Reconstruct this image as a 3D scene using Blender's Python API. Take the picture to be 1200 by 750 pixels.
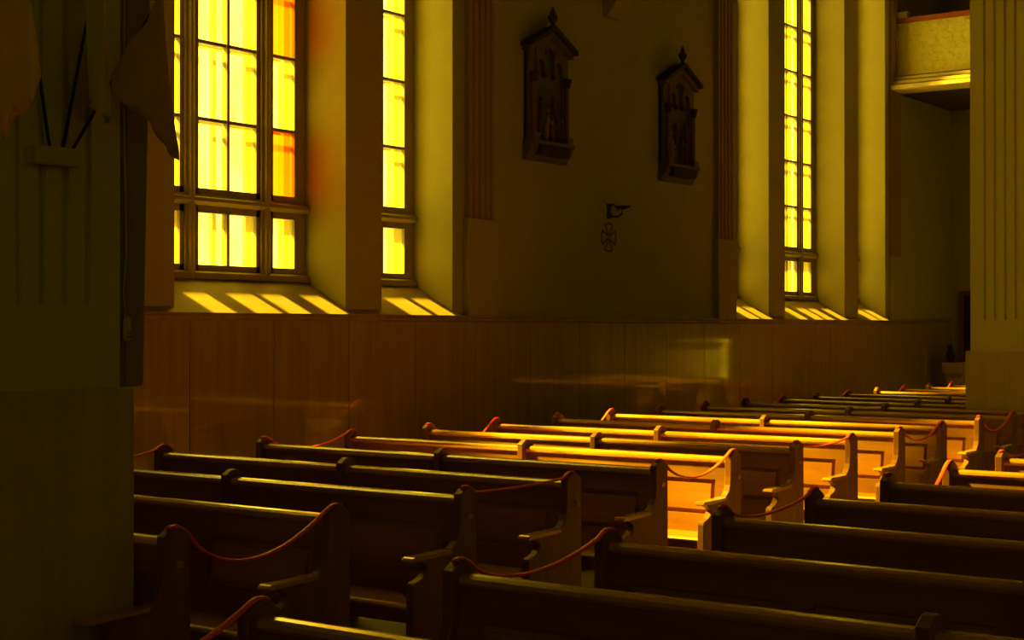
import bpy, bmesh, math, random
from mathutils import Vector, Matrix
random.seed(7)
for o in list(bpy.data.objects): bpy.data.objects.remove(o)
scene = bpy.context.scene
C = scene.collection

# ------------------------------------------------------------------ camera, sky, sun, exposure
YAW, PITCH, FPX = 0.628, 0.0058, 1776.0
cd = bpy.data.cameras.new('camera'); cam = bpy.data.objects.new('camera', cd); C.objects.link(cam)
cd.sensor_width = 36.0; cd.sensor_fit = 'HORIZONTAL'; cd.lens = FPX / 1200 * 36; cd.clip_start = .05; cd.clip_end = 200
fwd = Vector((math.cos(YAW) * math.cos(PITCH), math.sin(YAW) * math.cos(PITCH), math.sin(PITCH)))
cam.location = (0, 0, 1.7); cam.rotation_euler = fwd.to_track_quat('-Z', 'Y').to_euler()
scene.camera = cam
world = bpy.data.worlds.new('sky'); scene.world = world; world.use_nodes = True
bg = world.node_tree.nodes['Background']; bg.inputs[0].default_value = (1.0, .99, .85, 1); bg.inputs[1].default_value = 3.0
SUN_DIR = Vector((.268, -1.0, -1.0)).normalized()
sl = bpy.data.lights.new('sun', 'SUN'); sun = bpy.data.objects.new('sun', sl); C.objects.link(sun)
sl.energy = 64.0; sl.color = (1.0, .88, .16); sl.angle = math.radians(3.6)
sun.rotation_euler = SUN_DIR.to_track_quat('-Z', 'Y').to_euler(); sun.location = (5, 20, 14)
GLOW = .085                       # strength of the fill glow added in unseen windows across the nave
scene.view_settings.view_transform = 'Standard'; scene.view_settings.look = 'None'
scene.view_settings.gamma = 1.0; scene.view_settings.use_curve_mapping = False
scene.view_settings.exposure = 0.0
scene.cycles.max_bounces = 8; scene.cycles.diffuse_bounces = 5; scene.cycles.glossy_bounces = 3
scene.cycles.transparent_max_bounces = 12; scene.cycles.use_denoising = True
scene.cycles.caustics_reflective = False; scene.cycles.caustics_refractive = False
scene.cycles.sample_clamp_indirect = 4.0

# ------------------------------------------------------------------ materials
def mat(name, col, rough=.6, spec=.5, metal=0, coat=0, noise=None, bump=None, col2=None):
    """noise = (scale xyz, contrast); bump = (scale, strength)"""
    m = bpy.data.materials.new(name); m.use_nodes = True
    nt = m.node_tree; b = nt.nodes['Principled BSDF']
    b.inputs['Base Color'].default_value = (*col, 1); b.inputs['Roughness'].default_value = rough
    b.inputs['Metallic'].default_value = metal; b.inputs['Specular IOR Level'].default_value = spec
    b.inputs['Coat Weight'].default_value = coat; b.inputs['Coat Roughness'].default_value = .18 if coat != .6 else .06
    tc = nt.nodes.new('ShaderNodeTexCoord')
    if noise:
        mp = nt.nodes.new('ShaderNodeMapping'); mp.inputs['Scale'].default_value = noise[0]
        oi = nt.nodes.new('ShaderNodeObjectInfo')
        add = nt.nodes.new('ShaderNodeVectorMath'); add.operation = 'ADD'
        sc = nt.nodes.new('ShaderNodeVectorMath'); sc.operation = 'SCALE'; sc.inputs[3].default_value = 7.3
        nt.links.new(oi.outputs['Location'], sc.inputs[0])
        nt.links.new(tc.outputs['Object'], mp.inputs['Vector']); nt.links.new(mp.outputs[0], add.inputs[0]); nt.links.new(sc.outputs[0], add.inputs[1])
        nz = nt.nodes.new('ShaderNodeTexNoise'); nz.inputs['Scale'].default_value = 1.0; nz.inputs['Detail'].default_value = 6; nz.inputs['Roughness'].default_value = .62
        nt.links.new(add.outputs[0], nz.inputs['Vector'])
        cr = nt.nodes.new('ShaderNodeValToRGB'); k = noise[1]
        c2 = col2 or tuple(c * .55 for c in col)
        cr.color_ramp.elements[0].position = .5 - k; cr.color_ramp.elements[1].position = .5 + k
        cr.color_ramp.elements[0].color = (*c2, 1); cr.color_ramp.elements[1].color = (*col, 1)
        nt.links.new(nz.outputs[0], cr.inputs[0]); nt.links.new(cr.outputs[0], b.inputs['Base Color'])
    if bump:
        n2 = nt.nodes.new('ShaderNodeTexNoise'); n2.inputs['Scale'].default_value = bump[0]; n2.inputs['Detail'].default_value = 5
        nt.links.new(tc.outputs['Object'], n2.inputs['Vector'])
        bp = nt.nodes.new('ShaderNodeBump'); bp.inputs['Strength'].default_value = bump[1]; bp.inputs['Distance'].default_value = .02 if bump[1] < .5 else .05
        nt.links.new(n2.outputs[0], bp.inputs['Height']); nt.links.new(bp.outputs[0], b.inputs['Normal'])
    return m

def glass(name, tint, veil, fac):
    m = bpy.data.materials.new(name); m.use_nodes = True; nt = m.node_tree
    for n in list(nt.nodes): nt.nodes.remove(n)
    out = nt.nodes.new('ShaderNodeOutputMaterial')
    tr = nt.nodes.new('ShaderNodeBsdfTransparent'); tl = nt.nodes.new('ShaderNodeBsdfTranslucent'); mx = nt.nodes.new('ShaderNodeMixShader')
    tc = nt.nodes.new('ShaderNodeTexCoord'); oi = nt.nodes.new('ShaderNodeObjectInfo')
    nz = nt.nodes.new('ShaderNodeTexNoise'); nz.inputs['Scale'].default_value = 2.2; nz.inputs['Detail'].default_value = 3
    add = nt.nodes.new('ShaderNodeVectorMath'); nt.links.new(tc.outputs['Object'], add.inputs[0]); nt.links.new(oi.outputs['Location'], add.inputs[1])
    nt.links.new(add.outputs[0], nz.inputs['Vector'])
    cr = nt.nodes.new('ShaderNodeValToRGB'); e = cr.color_ramp.elements
    t = tuple(math.sqrt(c) for c in tint)
    e[0].position, e[1].position = .3, .7
    e[0].color = (t[0], t[1] * .95, t[2] * .72, 1); e[1].color = (t[0], min(1, t[1] * 1.03), min(1, t[2] * 1.2), 1)
    nt.links.new(nz.outputs[0], cr.inputs[0]); nt.links.new(cr.outputs[0], tr.inputs[0])
    tl.inputs[0].default_value = (*veil, 1); mx.inputs[0].default_value = fac
    nt.links.new(tr.outputs[0], mx.inputs[1]); nt.links.new(tl.outputs[0], mx.inputs[2]); nt.links.new(mx.outputs[0], out.inputs[0])
    return m

M = {}
M['plaster'] = mat('plaster', (.41, .385, .18), .85, .2, noise=((1.3, 1.3, 1.3), .3), col2=(.375, .35, .16), bump=(30, .12))
M['plaster_pier'] = mat('plaster_pier', (.38, .345, .16), .8, .25, bump=(24, .1))
M['pilaster'] = mat('pilaster', (.36, .26, .14), .8, .2, bump=(30, .1))
M['travertine'] = mat('travertine', (.43, .31, .15), .34, .5, coat=.6, noise=((16, 16, .7), .22), col2=(.29, .195, .085))
M['stone_base'] = mat('stone_base', (.58, .46, .25), .45, .4, noise=((11, 11, .8), .22), col2=(.44, .34, .18))
M['sill'] = mat('sill', (.35, .245, .12), .55, .35, noise=((5, 9, 5), .25), col2=(.25, .175, .085))
M['frame'] = mat('frame', (.30, .24, .13), .5, .35)
M['outer_frame'] = mat('outer_frame', (.62, .50, .30), .6, .3)
M['pillar'] = mat('pillar', (.60, .56, .33), .8, .25, bump=(26, .12))
M['wood'] = mat('wood', (.29, .115, .018), .45, .3, coat=.12, noise=((9, 1.4, 13), .2), col2=(.195, .074, .012))
M['wood_end'] = mat('wood_end', (.27, .105, .018), .5, .25, coat=.05, noise=((13, 9, 1.4), .2), col2=(.17, .064, .012))
M['wood_rail'] = mat('wood_rail', (.60, .28, .05), .26, .6, coat=.8, noise=((9, 1.0, 13), .2), col2=(.43, .21, .03))
M['wood_panel'] = mat('wood_panel', (.40, .165, .025), .42, .3, coat=.12, noise=((8, 1.1, 9), .2), col2=(.26, .10, .016))
M['rope'] = mat('rope', (.95, .105, .02), .5, .25)
M['brass'] = mat('brass', (.75, .52, .2), .3, .5, metal=1)
M['floor'] = mat('floor', (.17, .15, .08), .5, .4, noise=((2, 2, 2), .3))
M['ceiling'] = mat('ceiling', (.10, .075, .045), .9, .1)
M['stucco'] = mat('stucco', (.70, .64, .27), .75, .3, bump=(9, .9))
M['cornice'] = mat('cornice', (.68, .56, .33), .55, .4)
M['red_rail'] = mat('red_rail', (.33, .07, .022), .5, .4)
M['dark'] = mat('dark', (.03, .022, .012), .6, .3)
M['roof_dark'] = mat('roof_dark', (.06, .045, .025), .8, .2)
M['iron'] = mat('iron', (.03, .025, .02), .5, .4)
M['station'] = mat('station', (.19, .12, .06), .6, .3, noise=((6, 6, 6), .25), col2=(.14, .088, .045))
M['station_blue'] = mat('station_blue', (.13, .15, .09), .7, .2)
M['station_relief'] = mat('station_relief', (.12, .085, .05), .6, .3)
M['figure_pale'] = mat('figure_pale', (.26, .19, .11), .6, .3)
M['figure_red'] = mat('figure_red', (.17, .06, .03), .6, .3)
M['figure_dark'] = mat('figure_dark', (.10, .075, .05), .6, .3)
M['emblem'] = mat('emblem', (.15, .065, .035), .6, .3)
M['speaker'] = mat('speaker', (.27, .22, .13), .65, .3)
M['cable'] = mat('cable', (.5, .47, .38), .5, .4)
M['flag_orange'] = mat('flag_orange', (.92, .56, .10), .75, .2)
M['flag_olive'] = mat('flag_olive', (.6, .48, .16), .75, .2)
M['flag_brown'] = mat('flag_brown', (.52, .31, .08), .75, .2)
M['glass_yellow'] = glass('glass_yellow', (1.0, .80, .13), (1.0, .80, .05), .13)
M['glass_orange'] = glass('glass_orange', (1.0, .21, .003), (1.0, .24, .0), .13)
def emis(name, col, s):
    m = bpy.data.materials.new(name); m.use_nodes = True; b = m.node_tree.nodes['Principled BSDF']
    b.inputs['Base Color'].default_value = (.2, .16, .05, 1); b.inputs['Emission Color'].default_value = (*col, 1); b.inputs['Emission Strength'].default_value = s
    return m
M['glow'] = emis('fill_glow', (1.0, .88, .01), GLOW)  # emissive fill for the unseen opposite panes
M['glow_near'] = emis('fill_glow_strong', (1.0, .88, .01), GLOW * 3.4)  # stronger added fill for the near pillar, flags and pew fronts

# ------------------------------------------------------------------ mesh helpers
class MB:
    def __init__(s): s.v = []; s.f = []
    def add(s, v, f):
        n = len(s.v); s.v += [tuple(p) for p in v]; s.f += [tuple(i + n for i in q) for q in f]; return s
    def box(s, x0, x1, y0, y1, z0, z1):
        v = [(x, y, z) for z in (z0, z1) for y in (y0, y1) for x in (x0, x1)]
        return s.add(v, [(0, 2, 3, 1), (4, 5, 7, 6), (0, 1, 5, 4), (2, 6, 7, 3), (0, 4, 6, 2), (1, 3, 7, 5)])
    def prism(s, poly, axis, a, b):
        """poly is 2-D; axis 'z': (x,y), 'y': (x,z), 'x': (y,z)"""
        n = len(poly)
        def p3(p, t): return (p[0], p[1], t) if axis == 'z' else (p[0], t, p[1]) if axis == 'y' else (t, p[0], p[1])
        v = [p3(p, a) for p in poly] + [p3(p, b) for p in poly]
        f = [tuple(range(n - 1, -1, -1)), tuple(range(n, 2 * n))] + [(i, (i + 1) % n, n + (i + 1) % n, n + i) for i in range(n)]
        return s.add(v, f)
    def tube(s, pts, ra, rb=None, n=8, up=Vector((0, 0, 1))):
        rb = rb or ra; pts = [Vector(p) for p in pts]; rings = []
        for i, p in enumerate(pts):
            d = (pts[min(i + 1, len(pts) - 1)] - pts[max(i - 1, 0)]).normalized()
            u = up if abs(d.dot(up)) < .98 else Vector((1, 0, 0))
            sd = d.cross(u).normalized(); w = sd.cross(d).normalized()
            k = ra[i] if isinstance(ra, (list, tuple)) else ra
            kb = rb[i] if isinstance(rb, (list, tuple)) else rb
            rings.append([p + sd * k * math.cos(2 * math.pi * j / n) + w * kb * math.sin(2 * math.pi * j / n) for j in range(n)])
        v = [q for r in rings for q in r]; f = []
        for i in range(len(pts) - 1):
            for j in range(n): f.append((i * n + j, i * n + (j + 1) % n, (i + 1) * n + (j + 1) % n, (i + 1) * n + j))
        f.append(tuple(range(n - 1, -1, -1))); f.append(tuple((len(pts) - 1) * n + j for j in range(n)))
        return s.add(v, f)
    def lathe(s, prof, cx, cy, n=14):
        pts = [(cx, cy, z) for r, z in prof]
        v = []; f = []
        for r, z in prof: v += [(cx + r * math.cos(2 * math.pi * j / n), cy + r * math.sin(2 * math.pi * j / n), z) for j in range(n)]
        for i in range(len(prof) - 1):
            for j in range(n): f.append((i * n + j, i * n + (j + 1) % n, (i + 1) * n + (j + 1) % n, (i + 1) * n + j))
        f.append(tuple(range(n - 1, -1, -1))); f.append(tuple((len(prof) - 1) * n + j for j in range(n)))
        return s.add(v, f)
    def ball(s, c, r, nu=10, nv=7):
        v = [(c[0], c[1], c[2] - r[2])]
        for i in range(1, nv):
            a = -math.pi / 2 + math.pi * i / nv
            v += [(c[0] + r[0] * math.cos(a) * math.cos(2 * math.pi * j / nu), c[1] + r[1] * math.cos(a) * math.sin(2 * math.pi * j / nu), c[2] + r[2] * math.sin(a)) for j in range(nu)]
        v.append((c[0], c[1], c[2] + r[2])); f = []
        for j in range(nu): f.append((0, 1 + (j + 1) % nu, 1 + j)); f.append((len(v) - 1, len(v) - 1 - nu + j, len(v) - 1 - nu + (j + 1) % nu))
        for i in range(nv - 2):
            for j in range(nu): f.append((1 + i * nu + j, 1 + i * nu + (j + 1) % nu, 1 + (i + 1) * nu + (j + 1) % nu, 1 + (i + 1) * nu + j))
        return s.add(v, f)
    def mesh(s, name, m, bevel=0, smooth=False, seg=2):
        me = bpy.data.meshes.new(name); me.from_pydata(s.v, [], s.f)
        bm = bmesh.new(); bm.from_mesh(me)
        bmesh.ops.recalc_face_normals(bm, faces=bm.faces)
        if bevel:
            es = [e for e in bm.edges if len(e.link_faces) == 2 and e.calc_face_angle(0) > .5]
            bmesh.ops.bevel(bm, geom=es, offset=bevel, segments=seg, affect='EDGES', clamp_overlap=True)
        bm.to_mesh(me); bm.free()
        if smooth:
            for p in me.polygons: p.use_smooth = True
        me.materials.append(m if not isinstance(m, str) else M[m]); return me
def link(name, me, parent=None, loc=None):
    o = bpy.data.objects.new(name, me); C.objects.link(o)
    if parent: o.parent = parent
    if loc: o.location = loc
    return o
def obj(name, mb, m, parent=None, bevel=0, smooth=False, seg=2, loc=None):
    return link(name, mb.mesh(name, m, bevel, smooth, seg), parent, loc)
def tag(o, label=None, cat=None, group=None, kind=None):
    for k, v in (('label', label), ('category', cat), ('group', group), ('kind', kind)):
        if v: o[k] = v
    return o
def empty(name, loc, label=None, cat=None, group=None, kind=None):
    o = bpy.data.objects.new(name, None); o.empty_display_size = .1; C.objects.link(o); o.location = loc
    return tag(o, label, cat, group, kind)

# ------------------------------------------------------------------ the room
YP, YG, YO = 9.15, 9.60, 9.95            # inner wall face, glass plane, outside face
XR, XF, YR, ZC = 25.35, -7.0, -9.6, 11.6
WC = (9.078, 19.945)                     # window centres
ZS, ZSB, ZH = 1.83, 2.15, 9.25           # sill front, sill at glass, window head
obj('floor', MB().box(XF - .3, XR + .3, YR - .3, YO, -.2, 0), 'floor')['kind'] = 'structure'
obj('ceiling', MB().box(XF - .3, XR + .3, YR - .3, YO, ZC, ZC + .3), 'ceiling')['kind'] = 'structure'
obj('wall_rear', MB().box(XR, XR + .3, YR - .3, YO, 0, ZC), 'plaster')['kind'] = 'structure'
obj('wall_front', MB().box(XF - .3, XF, YR - .3, YO, 0, ZC), 'pilaster')['kind'] = 'structure'

w = MB()
w.box(XF, XR, YP, YO, 0, ZS - .01)
w.box(XF, XR, YP, YO, ZH, ZC)
SP = .045
def solid(a, b, la=True, lb=True):       # wall between openings, narrower at the room face than at the glass
    pa = [(a, YP), (b, YP)]
    if lb: pa += [(b + SP, YG), (b + SP, YO)]
    else: pa += [(b, YO)]
    if la: pa += [(a - SP, YO), (a - SP, YG)]
    else: pa += [(a, YO)]
    return pa
w.prism(solid(XF, WC[0] - 2.735, False, True), 'z', ZS - .01, ZH)
w.prism(solid(WC[0] + 2.535, WC[1] - 2.535), 'z', ZS - .01, ZH)
w.prism(solid(WC[1] + 2.535, XR, True, False), 'z', ZS - .01, ZH)
wall = obj('wall_left', w, 'plaster'); wall['kind'] = 'structure'
# travertine wainscot slabs, each one separate
pw = .9345; x = 8.22 - 14 * pw; slab = {}
while x < XR - .02:
    a, b = max(x, XF), min(x + pw, XR)
    key = round(b - a, 3)
    if key not in slab: slab[key] = MB().box(0, key - .005, -.03, 0, 0, ZS - .062).mesh('wainscot_slab', 'travertine', .003, seg=1)
    link('wainscot_slab', slab[key], wall, (a, YP, 0)); x += pw
cap = MB().prism([(YP + .01, ZS - .065), (YP - .035, ZS - .065), (YP - .05, ZS - .05), (YP - .05, ZS - .03), (YP - .065, ZS - .018), (YP - .065, ZS), (YP + .01, ZS)], 'x', XF, XR)
obj('cap_moulding', cap, 'travertine', wall)
# pilasters beside the windows: fluted shaft over plain pedestal
def pilaster(x0, x1, zj):
    ped = MB().box(x0 - .03, x1 + .03, YP - .075, YP + .01, ZS, zj)
    obj('pilaster_pedestal', ped, 'plaster', wall, .006, seg=1)
    n = 4; wd = x1 - x0; pts = [(x0, YP + .01), (x0, YP - .055)]
    for i in range(n):
        c = x0 + wd * (i + .75) / (n + .5)
        pts += [(c - .022, YP - .055), (c - .015, YP - .035), (c + .015, YP - .035), (c + .022, YP - .055)]
    pts += [(x1, YP - .055), (x1, YP + .01)]
    obj('pilaster_shaft', MB().prism(pts, 'z', zj, ZC), 'pilaster', wall)
pilaster(WC[0] + 2.535 + .20, WC[0] + 2.535 + .62, 2.79)
pilaster(WC[1] - 2.535 - .46, WC[1] - 2.535 - .04, 2.83)
pilaster(WC[1] + 2.535 + .16, WC[1] + 2.535 + .52, 2.83)

BARS = [3.47 + .653 * k for k in range(9)]      # glazing bar heights
def pane_rows(): 
    rows = [(2.24, 2.68)]; z0 = 2.885
    for z in BARS: rows.append((z0, z - .014)); z0 = z + .014
    rows.append((z0, ZH - .08)); return rows
ROWS = pane_rows()
pane_cache = {}
def pane(x0, x1, z0, z1, parent, orange):
    k = (round(x1 - x0, 3), round(z1 - z0, 3), orange)
    if k not in pane_cache:
        hx, hz = k[0] / 2 + .004, k[1] / 2 + .004
        pane_cache[k] = MB().box(-hx, hx, -.003, .003, -hz, hz).mesh('pane', 'glass_orange' if orange else 'glass_yellow')
    link('pane', pane_cache[k], parent, ((x0 + x1) / 2, YG + .03, (z0 + z1) / 2))
def bay(win, name, xa, xb, cols, muntin_gaps, orange_cells):
    """cols: list of pane columns (x0,x1); solid frame fills the rest"""
    f = MB(); y0, y1 = YG, YG + .06
    edges = [xa - .05] + [e for c in cols for e in c] + [xb + .05]
    for i in range(0, len(edges), 2):
        a, b = edges[i], edges[i + 1]
        if b - a < .06: f.box(a, b, y0 - .004, y1, ZSB - .02, ZH); continue
        f.box(a, b, y0, y1, ZSB - .02, ZH)
        if 0 < i < len(edges) - 2:               # moulded mullion: flat, shoulder and bead
            c = (a + b) / 2
            f.box(c - .06, c + .06, y0 - .022, y0, ZSB - .02, ZH)
            f.prism([(c - .032, y0 - .02), (c - .022, y0 - .045), (c, y0 - .055), (c + .022, y0 - .045), (c + .032, y0 - .02)], 'z', ZSB - .02, ZH)
    lo, hi = edges[1], edges[-2]
    f.box(lo, hi, y0, y1, ZSB - .02, 2.24); f.box(lo, hi, y0, y1, ZH - .08, ZH); f.box(lo, hi, y0, y1, 2.68, 2.885)
    fr = obj('window_frame', f, 'frame', win, 0)
    t = MB().prism([(y0 + .01, 2.735), (y0 - .03, 2.745), (y0 - .055, 2.77), (y0 - .055, 2.80), (y0 - .03, 2.812), (y0 - .025, 2.83), (y0 + .01, 2.835)], 'x', xa - .04, xb + .04)
    obj('transom', t, 'frame', fr)
    t = MB().prism([(y0 + .01, ZSB - .03), (y0 - .045, ZSB - .03), (y0 - .045, ZSB + .02), (y0 - .02, ZSB + .035), (y0 + .01, ZSB + .04)], 'x', xa - .04, xb + .04)
    obj('bottom_rail', t, 'frame', fr)
    spans = []
    i = 0
    while i < len(cols):                         # glazing bars run across columns parted by a thin muntin only
        j = i
        while j + 1 < len(cols) and cols[j + 1][0] - cols[j][1] < .06: j += 1
        spans.append((cols[i][0], cols[j][1])); i = j + 1
    for a, b in spans:
        for z in BARS: obj('muntin', MB().box(a, b, y0 + .004, y1 - .004, z - .015, z + .015), 'frame', fr)
    for ci, (a, b) in enumerate(cols):
        for ri, (z0, z1) in enumerate(ROWS): pane(a, b, z0, z1, fr, (ci, ri) in orange_cells)
    # outer storm sash behind the coloured glass
    g = MB(); d = .16; yo0, yo1 = YG + .06 + d - .05, YG + .06 + d - .012
    for i in range(0, len(edges), 2):
        a, b = edges[i], edges[i + 1]; c = (a + b) / 2; h = max(.02, (b - a) / 2 - .035)
        g.box(c - h, c + h, yo0, yo1, ZSB - .02, ZH)
    for z0, z1 in ((ZSB - .02, 2.21), (2.71, 2.86), (ZH - .08, ZH)): g.box(lo, hi, yo0, yo1, z0, z1)
    for z in BARS: g.box(lo, hi, yo0 + .003, yo1 - .003, z - .013, z + .013)
    obj('outer_sash', g, 'outer_frame', fr)
for n, c in enumerate(WC):
    win = empty('window_%d' % (n + 1), (0, 0, 0), kind='structure')
    # sloping stone sill under all three lights
    sill = MB().prism([(YP - .075, ZS - .012), (YP - .075, ZS), (YG + .03, ZSB), (YG + .03, ZS - .012)], 'x', c - (2.535 if n else 2.735) - SP, c + 2.535 + SP)
    obj('window_sill', sill, 'sill', win)
    for s in (-1, 1):
        a, b = sorted((c + s * .995, c + s * 1.485))
        obj('pier', MB().prism(solid(a, b), 'z', ZS + .03, ZH), 'plaster_pier', win)
    oc = {(3, 1), (3, 3)} if n == 0 else set()
    bay(win, 'wide', c - .95, c + .95, [(c - .81, c - .542), (c - .335, c - .015), (c + .015, c + .335), (c + .542, c + .81)], None, oc)
    bay(win, 'right', c + 1.53, c + 2.49, [(c + 1.66, c + 1.995), (c + 2.025, c + 2.345)], None, set())
    w0 = 0 if n else .2  # first window's unseen left bay widened so sun reaches the pew across the aisle
    bay(win, 'left', c - 2.49 - w0, c - 1.53, [(c - 2.345 - w0, c - 2.025 - w0 / 2), (c - 1.995 - w0 / 2, c - 1.66)], None, set())
    # outer reveal of the wall around the glass lets the sky in; a portal guides its sampling
    pl = bpy.data.lights.new('sky_portal', 'AREA'); pl.shape = 'RECTANGLE'; pl.size = 5.0; pl.size_y = 7.2; pl.cycles.is_portal = True
    po = bpy.data.objects.new('sky_portal', pl); C.objects.link(po); po.location = (c, YO + .02, 5.7)
    po.rotation_euler = Vector((0, -1, 0)).to_track_quat('-Z', 'Z').to_euler()
# unseen block added outside the first window to keep sun off a wall-side pew
bt = MB().prism([(YO, 0), (YO + 2.6, 0), (YO + 2.6, 4.9), (YO + 1.2, 6.0), (YO, 6.6)], 'x', 5.3, 6.42)
obj('sun_blocker', bt, 'plaster', wall)
# the unseen wall across the nave, its glowing panes added as fill light
wr = MB(); wr.box(XF, XR, YR - .3, YR, 0, 2.0); wr.box(XF, XR, YR - .3, YR, 9.25, ZC)
xs = [XF]
for c in (-1.8, 9.08, 19.95): xs += [c - 2.4, c + 2.4]
xs.append(XR)
for i in range(0, len(xs), 2): wr.box(xs[i], xs[i + 1], YR - .3, YR, 2.0, 9.25)
obj('wall_right', wr, 'pilaster')['kind'] = 'structure'
for n, c in enumerate((-1.8, 9.08, 19.95)):
    win = empty('window_%d' % (n + 3), (0, 0, 0), kind='structure')
    fr = MB()
    for xx in (-2.4, -1.2, 0, 1.2, 2.4): fr.box(c + xx - .08, c + xx + .08, YR - .25, YR - .1, 2, 9.25)
    obj('window_frame', fr, 'frame', win)
    for xx in (-1.8, -.6, .6, 1.8): obj('pane', MB().box(c + xx - .53, c + xx + .53, YR - .2, YR - .19, 2, 9.25), 'glow' if n else 'glow_near', win)

win = empty('window_6', (0, 0, 0), kind='structure')       # unseen glowing window added to brighten the pew fronts
fr = MB()
for yy in (-2.4, -.8, .8, 2.4): fr.box(XF, XF + .1, yy - .08, yy + .08, 3, 9.2)
obj('window_frame', fr, 'frame', win)
for yy in (-1.6, 0, 1.6): obj('pane', MB().box(XF + .03, XF + .04, yy - .73, yy + .73, 3, 9.2), 'glow_near', win)

# ------------------------------------------------------------------ balcony at the rear
XB = 22.86
bal = empty('balcony', (XB, 0, 5.4), 'cream stucco balcony front with red-brown rail over the rear pews', 'balcony')
def bobj(name, mb, m, **k):
    o = obj(name, mb, m, bal, **k); o.location = (-XB, 0, -5.4); return o
bobj('parapet', MB().box(XB, XB + .18, YR, YP - .05, 5.62, 6.5), 'stucco')
bobj('handrail', MB().box(XB - .05, XB + .24, YR, YP - .05, 6.5, 6.575), 'red_rail', bevel=.01)
prof = [(XB + .2, 5.71), (XB - .03, 5.71), (XB - .03, 5.675), (XB + .0, 5.67), (XB + .0, 5.65), (XB - .10, 5.645), (XB - .10, 5.605), (XB - .06, 5.60), (XB - .06, 5.575), (XB - .17, 5.57), (XB - .17, 5.53), (XB - .13, 5.525), (XB - .13, 5.50), (XB - .25, 5.495), (XB - .25, 5.44), (XB - .22, 5.425), (XB + .2, 5.42)]
bobj('cornice', MB().prism(prof, 'y', YR, YP - .05), 'cornice')
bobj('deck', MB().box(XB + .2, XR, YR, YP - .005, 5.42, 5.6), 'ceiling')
tag(obj('ledge_block', MB().box(XB - .02, XB + .2, YP - .22, YP - .05, 6.575, 6.66).box(XB - .03, XB + .21, YP - .23, YP - .05, 6.66, 6.675), 'cornice'),
    'small pale block on the balcony rail against the wall', 'block')

# ------------------------------------------------------------------ fluted pillars
def pillar(x0, y0, label, wd=.68, ztop=ZC, flutes=4):
    e = empty('pillar', (x0 + wd / 2, y0 + wd / 2, 0), label, 'pillar', 'fluted nave pillars')
    b = MB().box(-wd / 2, wd / 2, -wd / 2, wd / 2, 0, 1.48)
    obj('pillar_base', b, 'stone_base', e, .006)
    h = wd / 2 - .04; sp = .101; fw, fd = .016, .022
    def ring(z, k, kw):
        pts = []
        for a in range(4):
            ca, sa = math.cos(a * math.pi / 2), math.sin(a * math.pi / 2); line = [(-h, -h)]
            for i in range(flutes):
                c = (i - (flutes - 1) / 2) * sp
                line += [(c - fw * kw, -h), (c - fw * .55 * kw, -h + fd * .8 * k), (c, -h + fd * k), (c + fw * .55 * kw, -h + fd * .8 * k), (c + fw * kw, -h)]
            pts += [(p[0] * ca - p[1] * sa, p[0] * sa + p[1] * ca, z) for p in line]
        return pts
    rings = [ring(1.48, 0, .3), ring(1.782, 0, .3), ring(1.788, .4, .6), ring(1.80, .8, .9), ring(1.815, 1, 1), ring(ztop, 1, 1)]
    n = len(rings[0]); v = [p for r in rings for p in r]; f = []
    for i in range(len(rings) - 1):
        for j in range(n): f.append((i * n + j, i * n + (j + 1) % n, (i + 1) * n + (j + 1) % n, (i + 1) * n + j))
    obj('pillar_shaft', MB().add(v, f), 'pillar', e)
    return e
PX, PY = 3.12, 4.52
pillar(PX, PY, 'fluted square pillar with a flag bracket and stone base')
pillar(PX + 11.7, PY, 'fluted square pillar rising behind the sunlit pews beside the balcony')
e = empty('added_slab', (22.85, 4.8, 0), 'added unseen pale slab behind the last wall-side pews, mirrored in the wainscot', 'reflection slab')  # unseen slab added to give the bright reflection in the wainscot
obj('added_slab_body', MB().box(-.10, .10, -1.3, 1.3, 0, 1.46), 'cornice', e, .006)
obj('added_slab_cap', MB().box(-.13, .13, -1.33, 1.33, 1.46, 1.52), 'cornice', e, .01)

# ------------------------------------------------------------------ pews
S, X0 = .9, 4.784
YA, YCN, LEN = 4.40, -.12, 3.15
prof = [(-.412, 0), (-.416, .12), (-.412, .53), (-.405, .548), (-.375, .556), (-.345, .565), (-.322, .582), (-.312, .603), (-.322, .618), (-.365, .640), (-.40, .646),
        (-.20, .655), (-.150, .668), (-.115, .682), (-.088, .706), (-.072, .742), (-.066, .79), (-.065, .922), (-.058, .925), (-.022, .947), (-.008, .950), (.008, .950), (.022, .947), (.056, .926), (.065, .920), (.068, .45), (.085, 0)]
me_end = MB().prism(prof, 'y', -.022, .022).mesh('end_panel', 'wood_end', .004, seg=1)
profm = [(-.38, 0), (-.38, .42), (-.20, .44), (-.12, .48), (-.085, .56), (-.066, .70)] + prof[17:]
me_mid = MB().prism(profm, 'y', -.022, .022).mesh('divider', 'wood_end', .004, seg=1)
me_arm = MB().prism([(-.432, .648), (-.428, .662), (-.41, .668), (-.20, .669), (-.135, .674), (-.135, .655), (-.41, .645)], 'y', -.036, .036).mesh('armrest', 'wood_rail', .005, seg=2)
H = LEN / 2 - .04                         # clear length of one half
def bx(z): return -.016 + (z - .87) * .16   # front face of the raked back
def rake(mb, org=0.0):
    mb.v = [(x + bx(z), y, z) for x, y, z in mb.v]; return mb
def make_back(zb=.36):
    m = MB(); t0, t1 = 0, .032; a, b = 0, H
    m.box(t0, t1, a, b, .765, .875); m.box(t0, t1, a, b, zb, .55)
    for y0, y1 in ((a, a + .085), (H / 2 - .055, H / 2 + .055), (b - .085, b)): m.box(t0, t1, y0, y1, .55, .765)
    return rake(m).mesh('back_frame', 'wood')
me_back = make_back(); me_back_cut = make_back(.44)
PWD = (H - .085 * 2 - .11) / 2
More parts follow.
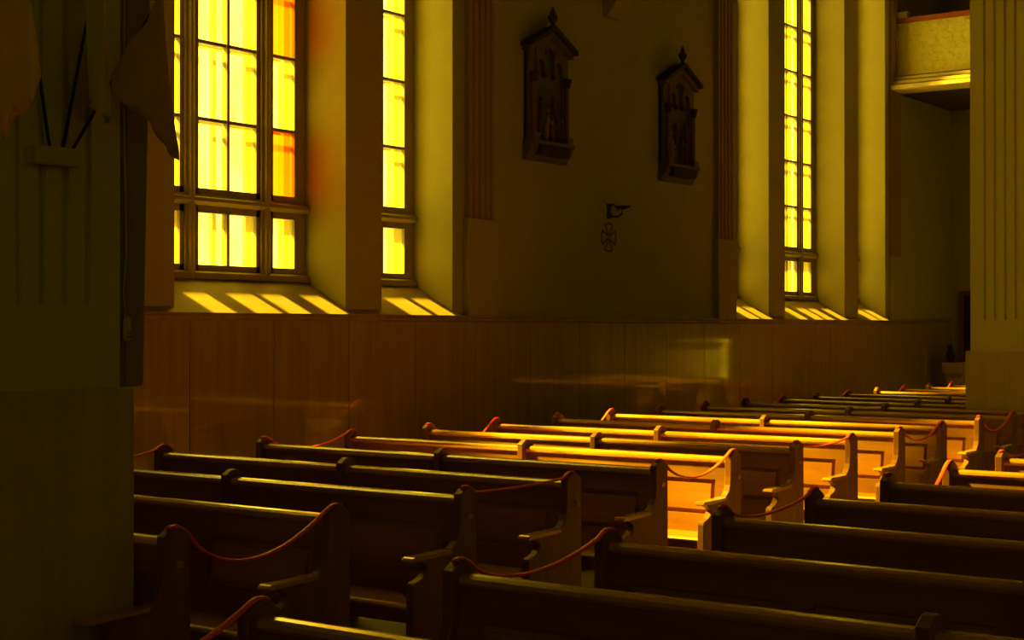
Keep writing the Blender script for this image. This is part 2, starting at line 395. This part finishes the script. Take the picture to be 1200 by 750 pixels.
def make_panel():
    m = MB(); g, bv = .017, .03; z0, z1 = .548, .767; y0, y1 = -.002, PWD + .002
    o = [(g, y0, z0), (g, y1, z0), (g, y1, z1), (g, y0, z1)]
    k = .008
    i1 = [(g, y0 + k, z0 + k), (g, y1 - k, z0 + k), (g, y1 - k, z1 - k), (g, y0 + k, z1 - k)]
    i2 = [(g - .002, y0 + bv, z0 + bv), (g - .002, y1 - bv, z0 + bv), (g - .002, y1 - bv, z1 - bv), (g - .002, y0 + bv, z1 - bv)]
    i3 = [(.004, y0 + bv, z0 + bv), (.004, y1 - bv, z0 + bv), (.004, y1 - bv, z1 - bv), (.004, y0 + bv, z1 - bv)]
    bk = [(.028, p[1], p[2]) for p in o]
    v = bk + o + i1 + i2 + i3; f = [(0, 1, 2, 3), (16, 17, 18, 19)]
    for l in range(4):
        for j in range(4): f.append((l * 4 + j, l * 4 + (j + 1) % 4, l * 4 + 4 + (j + 1) % 4, l * 4 + 4 + j))
    return rake(m.add(v, f)).mesh('raised_panel', 'wood_panel')
me_panel = make_panel()
rp = [(-.016, .866), (-.026, .872), (-.034, .884), (-.030, .897), (-.016, .906), (.006, .909), (.030, .906), (.046, .894), (.048, .872), (.040, .866)]
me_rail = MB().prism(rp, 'y', 0, H).mesh('top_rail', 'wood_rail', smooth=False)
sp_ = [(-.402, .425), (-.405, .436), (-.398, .445), (-.38, .449), (-.05, .440), (-.05, .418), (-.385, .418)]
me_seat = MB().prism(sp_, 'y', 0, H).mesh('seat', 'wood_rail')
me_apron = MB().box(-.385, -.362, 0, H, .36, .418).mesh('seat_apron', 'wood')
me_seat_s = MB().prism(sp_, 'y', 0, .085).mesh('seat', 'wood_rail')
me_seat_l = MB().prism(sp_, 'y', 5.215 - YA, H + .02).mesh('seat', 'wood_rail')
me_hook = MB().tube([(.01, -.022, .80), (.01, -.034, .802), (.018, -.038, .795), (.022, -.036, .785), (.012, -.036, .778), (.004, -.036, .784), (.002, -.036, .79)], .0045, n=6).tube([(.002, -.024, .806), (.024, -.024, .806)], .004, n=6).mesh('brass_hook', 'brass', smooth=True)
me_plate = MB().box(-.006, .028, -.0255, -.021, .80, .825).mesh('number_plate', 'wood_rail')
ORD = ['', 'first', 'second', 'third', 'fourth', 'fifth', 'sixth', 'seventh', 'eighth', 'ninth', 'tenth', 'eleventh', 'twelfth', 'thirteenth', 'fourteenth', 'fifteenth', 'sixteenth', 'seventeenth', 'eighteenth', 'nineteenth', 'twentieth', 'twenty-first', 'twenty-second']
def make_pew(i, y0, label, group):
    e = empty('pew', (X0 + i * S, y0, 0), label, 'pew', group)
    cut = y0 == YA and i in (-1, 12)
    for y in (0, LEN):
        o = link('end_panel', me_end, e, (0, y, 0)); link('armrest', me_arm, o)
        if y0 == YA and y == 0 and i in (2, 4, 6): link('brass_hook', me_hook, o)
        if y0 == YA and y == 0 and i in (-1, 1, 3, 5): link('number_plate', me_plate, o)
    link('divider', me_mid, e, (0, LEN / 2, 0))
    for hf in range(2):
        ys = .02 + hf * LEN / 2
        b = link('back_frame', me_back_cut if cut and hf == 0 else me_back, e, (0, ys, 0))
        for k in range(2): link('raised_panel', me_panel, b, (0, .085 + k * (PWD + .11), 0))
        link('top_rail', me_rail, e, (0, ys, 0))
        if cut and hf == 0:
            link('seat', me_seat_s, e, (0, ys, 0)); link('seat', me_seat_l, e)
        else:
            s = link('seat', me_seat, e, (0, ys, 0)); link('seat_apron', me_apron, s)
    return e
LIT_S, LIT_C = {4, 5, 6, 7, 9}, {4}
for i in range(-1, 20):
    st = 'sunlit brown' if i in LIT_S else 'dark brown'
    make_pew(i, YA, '%s wooden pew between wall and aisle, %s row from the flag pillar' % (st, ORD[i + 2]), 'wall-side pews')
for i in range(-3, 8):
    st = 'partly sunlit' if i in LIT_C else 'dark shaded'
    make_pew(i, YCN, '%s wooden pew across the aisle, %s row from the altar end' % (st, ORD[i + 4]), 'nave pews across the aisle')

# ------------------------------------------------------------------ ropes closing off alternate rows
def rope(i, y, sag, low, label, group):
    xa, xb = X0 + i * S, X0 + (i + 1) * S
    pts = [(xa - .03, y, .9485), (xa - .012, y, .9545), (xa + .012, y, .9545), (xa + .035, y, .9455), (xa + .060, y, .9315), (xa + .0705, y, .920)]
    A, B = Vector((xa + .0705, y, .920)), Vector((xb - .0735, y, .926)); n = 16
    for k in range(1, n):
        t = k / n; tt = t ** (math.log(.5) / math.log(low))
        p = A.lerp(B, t); p.z -= sag * 4 * tt * (1 - tt); p.y -= .006 * math.sin(math.pi * t); pts.append(p)
    pts += [tuple(B), (xb - .062, y, .9315), (xb - .036, y, .9460), (xb - .012, y, .9545), (xb + .012, y, .9545), (xb + .03, y, .9485)]
    tag(obj('rope', MB().tube(pts, .0135, .006, 8), 'rope', None, 0, True), label, 'rope', group)
for i, sg, lw in ((-1, .14, .42), (1, .008, .5), (3, .10, .45), (5, .025, .45), (7, .095, .45), (9, .115, .42)):
    rope(i, YA, sg, lw, 'orange-red rope closing the aisle end between %s and %s wall-side pews' % (ORD[i + 2], ORD[i + 3]), 'ropes at the aisle ends')
for i, sg, lw in ((1, .04, .5), (3, .07, .45), (5, .15, .5), (7, .15, .5), (9, .10, .5), (11, .09, .5), (13, .06, .5), (15, .08, .5), (17, .1, .5)):
    rope(i, YA + LEN, sg, lw, 'orange-red rope along the wall between %s and %s wall-side pews' % (ORD[i + 2], ORD[i + 3]), 'ropes at the wall ends')
for i, sg, lw in ((-3, .10, .45), (-1, .065, .42), (1, .04, .42), (3, .16, .45), (5, .02, .5)):
    rope(i, YCN + LEN, sg, lw, 'orange-red rope between %s and %s pews across the aisle' % (ORD[i + 4], ORD[i + 5]), 'ropes on the pews across the aisle')

# ------------------------------------------------------------------ wall shrines, emblem, sconce, corbel
def arch_pts(c, hw, zb, zs, n=8):
    return [(c - hw, zb)] + [(c - hw * math.cos(math.pi * k / n), zs + hw * 1.15 * math.sin(math.pi * k / n)) for k in range(n + 1)] + [(c + hw, zb)]
def shrine(x, label, var):
    z = 3.46; e = empty('station_shrine', (x, YP, z), label, 'shrine', 'carved shrines on the wall')
    W = .36; d = -.10
    obj('back_board', MB().box(-W, W, -.03, 0, .05, 1.20), 'station', e)
    base = MB().prism([(0, 0), (-.05, 0), (-.06, .05), (-.11, .10), (-.12, .16), (-.15, .17), (-.15, .205), (0, .205)], 'x', -W - .02, W + .02)
    obj('base_ledge', base, 'station', e)
    obj('base_tray', MB().box(-W + .09, W - .09, -.16, -.05, .06, .165), 'roof_dark', e, .008)
    for s in (-1, 1):
        xc = s * (W - .055)
        col = MB().box(xc - .05, xc + .05, d - .04, 0, .205, .28).lathe([(.035, .28), (.03, .30), (.028, .80), (.034, .82)], xc, d + .01, 10)
        co = obj('column', col, 'station', e)
        obj('capital', MB().lathe([(.032, .81), (.045, .83), (.04, .85), (.058, .89), (.06, .91)], xc, d + .01, 10), 'roof_dark', co)
        obj('side_pier', MB().box(xc - .055, xc + .055, -.07, 0, .205, 1.16), 'station', e)
    # arcade plate with three arches
    a = MB(); inner = W - .11
    cs = [(-.165, .068, .80, .985), (0, .072, .80, 1.115), (.165, .068, .80, .985)]
    outer_top = lambda xx: 1.33 - abs(xx) * .47
    n = 60; ytop0 = -.085
    def under(xx):
        for c, hw, zb, zs in cs:
            if abs(xx - c) < hw: return zs + hw * 1.15 * math.sqrt(max(0, 1 - ((xx - c) / hw) ** 2))
        return .90
    for k in range(n):
        xa, xb = -inner + 2 * inner * k / n, -inner + 2 * inner * (k + 1) / n; xm = (xa + xb) / 2
        zl = under(xm); zh = outer_top(xm)
        if zh > zl: a.box(xa, xb, ytop0, -.03, zl, zh)
    obj('arcade', a, 'station', e)
    for sx in (-.083, .083): obj('arcade_boss', MB().ball((sx, -.075, .90), (.034, .034, .03), 8, 6), 'roof_dark', e)
    for sx in (-1, 1): obj('piercing', MB().prism([(sx * .085, 1.19), (sx * .085 - .02, 1.12), (sx * .085 + .02, 1.12)], 'y', -.09, -.08), 'roof_dark', e)
    # gable: pale raking moulding and dark crocketed roof
    G = MB(); R = MB(); K = MB()
    for s in (-1, 1):
        G.prism([(s * (W + .03), 1.13), (s * (W + .03), 1.19), (0, 1.38), (0, 1.30)], 'y', -.12, 0)
        R.prism([(s * (W + .06), 1.175), (s * (W + .06), 1.215), (0, 1.43), (0, 1.375)], 'y', -.17, 0)
        for k in range(1, 7):
            t = k / 7; K.ball((s * (W + .05) * t, -.14, 1.435 - .225 * t), (.022, .022, .022), 6, 5)
    obj('gable', G, 'station', e); rf = obj('gable_roof', R, 'roof_dark', e); obj('crockets', K, 'roof_dark', rf)
    obj('finial', MB().lathe([(.03, 1.41), (.022, 1.46), (.05, 1.50), (.055, 1.53), (.03, 1.56), (.022, 1.60), (.004, 1.64)], 0, -.12, 8), 'roof_dark', e)
    # recess: blue-green ground over a dark relief scene
    obj('recess_ground', MB().box(-inner, inner, -.036, -.03, .78, 1.22), 'station_blue', e)
    rl = obj('relief', MB().box(-inner, inner, -.05, -.03, .205, .78), 'station_relief', e)
    rnd = random.Random(var)
    spots = [(-.17, .24, .40, 'figure_dark'), (-.06, .22, .34, 'figure_pale'), (.07, .21, .27, 'figure_red'), (.17, .23, .42, 'figure_dark'), (-.12, .44, .22, 'figure_dark'), (.10, .48, .2, 'figure_dark')]
    if var: spots = [(-.15, .22, .36, 'figure_pale'), (.03, .21, .40, 'figure_dark'), (.14, .22, .36, 'figure_red'), (-.05, .42, .26, 'figure_dark'), (.16, .50, .2, 'figure_dark')]
    for px, pz, ph, mm in spots:
        ln = rnd.uniform(-.05, .05)
        m = MB().tube([(px, -.05, pz), (px + ln * .5, -.055, pz + ph * .45), (px + ln, -.06, pz + ph * .75), (px + ln * 1.2, -.06, pz + ph * .86)], [.055, .05, .045, .02], [.03, .03, .028, .018], 8)
        m.ball((px + ln * 1.3, -.066, pz + ph * .95), (.03, .028, .036), 8, 6)
        m.tube([(px + ln, -.075, pz + ph * .7), (px + ln + .07, -.085, pz + ph * .55), (px + ln + .10, -.08, pz + ph * .68)], [.018, .016, .012], None, 6)
        m.v = [(vx, min(vy, -.035), vz) for vx, vy, vz in m.v]
        obj('relief_figure', m, mm, rl, 0, True)
shrine(13.17, 'carved gabled wall shrine with three arches, nearer the large lit window', 0)
shrine(15.93, 'carved gabled wall shrine with three arches, beside the fluted pilaster', 1)

def emblem(x, z, r):
    e = MB(); R = r; th = .016
    q = [(.09, .14), (.15, .32), (.24, .52), (.40, .74), (.50, .86), (.45, .94), (.25, .99)]
    top = [(-x_, z_) for x_, z_ in q] + [(0, 1.0)] + q[::-1]
    rt = [(.14, .10), (.42, .27), (.84, .52), (.90, .40), (.95, .18)]
    right = rt + [(.96, 0)] + [(x_, -z_) for x_, z_ in rt[::-1]]
    bot = [(-x_, -z_) for x_, z_ in top]; left = [(-x_, -z_) for x_, z_ in right]
    loop = top + right + bot + left
    n = len(loop); ring = [Vector((p[0] * R, -.006, p[1] * R)) for p in loop]
    e.tube(ring + [ring[0]], .011, .006, 6, up=Vector((0, 1, 0)))
    return tag(obj('cross_emblem', e, 'emblem', None, loc=(x, YP, z)), 'dark outlined cross emblem on the plaster wall under the sconce', 'emblem')
emblem(14.45, 2.73, .155)
sc = empty('wall_sconce', (14.45, YP, 3.03), 'small black iron sconce above the cross emblem', 'sconce')
obj('backplate', MB().prism([(-.03, -.09), (-.04, -.06), (-.025, 0), (-.04, .05), (-.03, .08), (.03, .08), (.04, .05), (.025, 0), (.04, -.06), (.03, -.09)], 'y', -.02, 0), 'iron', sc)
obj('scroll_arm', MB().tube([(0, -.02, -.03), (0, -.06, -.07), (0, -.13, -.075), (0, -.18, -.04), (0, -.18, .01), (0, -.14, .025), (0, -.12, 0)], .012, n=8).tube([(0, -.02, .06), (0, -.07, .07), (0, -.11, .03), (0, -.16, .02)], .011, n=8), 'iron', sc, 0, True)
obj('drip_cup', MB().lathe([(.012, .005), (.06, .022), (.085, .042), (.08, .046), (.02, .035)], 0, -.20, 12), 'iron', sc, 0, True)
cb = empty('corbel', (14.5, YP, 5.2), 'plaster corbel high on the wall between the shrines', 'corbel')
obj('bracket', MB().prism([(0, 0), (-.06, .0), (-.16, .12), (-.24, .32), (-.26, .5), (0, .5)], 'x', -.17, .17), 'plaster', cb)
obj('abacus', MB().prism([(0, .5), (-.28, .5), (-.34, .56), (-.34, .66), (0, .66)], 'x', -.25, .25), 'pilaster', cb)
obj('springer', MB().prism([(0, .66), (-.28, .66), (-.30, 2.4), (-.5, 4.6), (-.9, 6.35), (0, 6.35)], 'x', -.2, .2), 'plaster', cb)

# ------------------------------------------------------------------ rear door, pedestal with dark vase-like figure
d = empty('door_1', (XR, 8.4, 0), kind='structure')
obj('door_leaf', MB().box(-.04, 0, -.5, .5, 0, 2.26), 'dark', d); fr_ = MB().box(-.06, 0, -.58, -.5, 0, 2.34).box(-.06, 0, .5, .58, 0, 2.34).box(-.06, 0, -.5, .5, 2.26, 2.34)
obj('door_frame', fr_, 'wood_end', d); obj('door_handle', MB().tube([(-.05, -.42, 1.0), (-.09, -.42, 1.0), (-.09, -.33, 1.0)], .01), 'brass', d)
p = empty('pedestal', (24.3, 8.68, 0), 'square stone pedestal by the rear door', 'pedestal')
obj('pedestal_top', MB().box(-.17, .17, -.17, .17, .98, 1.15), 'stone_base', p, .006)
obj('pedestal_neck', MB().prism([(-.11, .90), (-.14, .98), (.14, .98), (.11, .90)], 'y', -.13, .13), 'stone_base', p)
obj('pedestal_shaft', MB().box(-.10, .10, -.12, .12, .12, .90), 'stone_base', p, .005); obj('pedestal_foot', MB().box(-.17, .17, -.17, .17, 0, .12), 'stone_base', p, .006)
tag(obj('vase', MB().lathe([(.05, 0), (.055, .02), (.075, .09), (.07, .15), (.04, .19), (.05, .23), (.035, .275), (.01, .29)], 0, 0, 12), 'dark', None, 0, True, loc=(24.25, 8.75, 1.15)), 'small dark vase standing on the stone pedestal', 'vase')

# ------------------------------------------------------------------ loudspeaker column, cable, flags on the near pillar
sx0, sy0 = PX + .64 + .012, PY + .06
sp = empty('loudspeaker', (sx0, sy0, 1.48), 'tall slim dark grey column loudspeaker mounted on the flag pillar', 'loudspeaker')
box = MB(); 
box.add([(0, 0, 0), (.118, 0, 0), (.118, .16, 0), (0, .16, 0), (0, 0, 1.75), (.155, 0, 1.75), (.155, .16, 1.75), (0, .16, 1.75)], [(0, 3, 2, 1), (4, 5, 6, 7), (0, 1, 5, 4), (1, 2, 6, 5), (2, 3, 7, 6), (3, 0, 4, 7)])
obj('cabinet', box, 'speaker', sp, .004)
gr = MB().add([(.03, -.006, .01), (.112, -.006, .01), (.148, -.006, 1.74), (.03, -.006, 1.74), (.03, .004, .01), (.112, .004, .01), (.148, .004, 1.74), (.03, .004, 1.74)], [(0, 1, 2, 3), (7, 6, 5, 4), (0, 4, 5, 1), (1, 5, 6, 2), (2, 6, 7, 3), (3, 7, 4, 0)])
obj('grille', gr, 'speaker', sp)
obj('wall_bracket', MB().box(-.0135, .03, .03, .12, 1.42, 1.50).box(-.0135, .03, .03, .12, .2, .28), 'iron', sp)
cb_ = empty('power_cable', (sx0 + .01, sy0 - .012, 1.7), 'pale cable with inline socket hanging beside the dark loudspeaker', 'cable')
obj('cord', MB().tube([(.004, 0, 1.4), (.004, 0, .80), (.008, -.004, .45), (.012, -.004, .30), (.0, -.004, .14), (.006, -.006, .04)], .0035, n=6), 'cable', cb_, 0, True)
so = obj('socket', MB().box(-.004, .026, -.02, .002, -.045, .045), 'cable', cb_, .006)
for zz in (-.02, -.034): obj('socket_hole', MB().box(.004, .010, -.0215, -.019, zz, zz + .006).box(.014, .020, -.0215, -.019, zz, zz + .006), 'dark', so)

YF = PY + .04
bk = empty('flag_bracket', (3.435, YF, 2.32), 'cream plate bracket holding three flag poles on fluted pillar', 'bracket')
obj('plate', MB().box(-.10, .10, -.06, 0, -.032, .032), 'pillar', bk, .005)
def px2w(px, py, y):                       # a point seen in the picture at a known distance from the wall
    t = (px - 600) / FPX; s_ = (375 - py) / FPX
    f = fwd; r = Vector((math.sin(YAW), -math.cos(YAW), 0)); u = r.cross(f)
    d_ = f + r * t + u * s_; k = y / d_.y
    return Vector((0, 0, 1.7)) + d_ * k
poles = [((58, 172), (25, -60), 'black pole of the orange flag', -.06), ((74, 172), (118, -60), 'slim black pole of the olive flag', -.02), ((87, 172), (197, -20), 'slim black pole of the brown flag', .0)]
flags = [
    ('flag_orange', 'orange cloth flag hanging in folds from its pole beside the bracket', [(-40, -70), (32, -60), (38, 0), (44, 50), (47, 90), (41, 123), (24, 134), (13, 142), (0, 162), (-30, 150), (-60, 120)], 4.30),
    ('flag_olive', 'olive cloth flag hanging straight between the other two flags', [(104, -60), (121, -60), (123, 0), (128, 60), (130, 110), (130, 146), (123, 139), (112, 129), (102, 121), (103, 80), (107, 30)], 4.36),
    ('flag_brown', 'brown cloth flag draped from its slanted pole past the window edge', [(183, 0), (194, -2), (199, 50), (203, 120), (211, 188), (207, 185), (196, 172), (184, 160), (176, 154), (168, 138), (150, 124), (128, 105), (128, 97), (154, 48)], 4.40)]
for (a, b, lab, off), (m, flab, outline, yf) in zip(poles, flags):
    A = px2w(*a, YF - .03); B = px2w(*b, 4.47)
    A = A + (A - B).normalized() * .05
    tag(obj('flag_pole', MB().tube([A, B], .0065, n=8), 'iron', None, 0, True), lab, 'pole', 'flag poles')
    # cloth: dense grid inside the outline, pushed in and out into vertical folds, given thickness
    bm = bmesh.new(); vs = []
    W_ = [px2w(p[0], p[1], yf) for p in outline]
    for p in W_: vs.append(bm.verts.new(p))
    bm.faces.new(vs)
    bmesh.ops.triangulate(bm, faces=bm.faces[:])
    for _ in range(4): bmesh.ops.subdivide_edges(bm, edges=[e_ for e_ in bm.edges if e_.calc_length() > .02], cuts=1)
    bmesh.ops.triangulate(bm, faces=bm.faces[:])
    xs_ = [v.co.x for v in bm.verts]; zc = [v.co.z for v in bm.verts]; x_0, x_1 = min(xs_), max(xs_)
    for v in bm.verts:
        ph = (v.co.x - x_0) / (x_1 - x_0) * 3.2 * math.pi + (v.co.z - zc[0]) * 1.5
        v.co.y += .016 * math.sin(ph) + .008 * math.sin(ph * 2.3 + 1)
    bmesh.ops.recalc_face_normals(bm, faces=bm.faces)
    me = bpy.data.meshes.new('flag'); bm.to_mesh(me); bm.free()
    for p_ in me.polygons: p_.use_smooth = True
    me.materials.append(M[m]); o = link('flag', me); tag(o, flab, 'flag', 'flags on the pillar')
    md = o.modifiers.new('thickness', 'SOLIDIFY'); md.thickness = .003
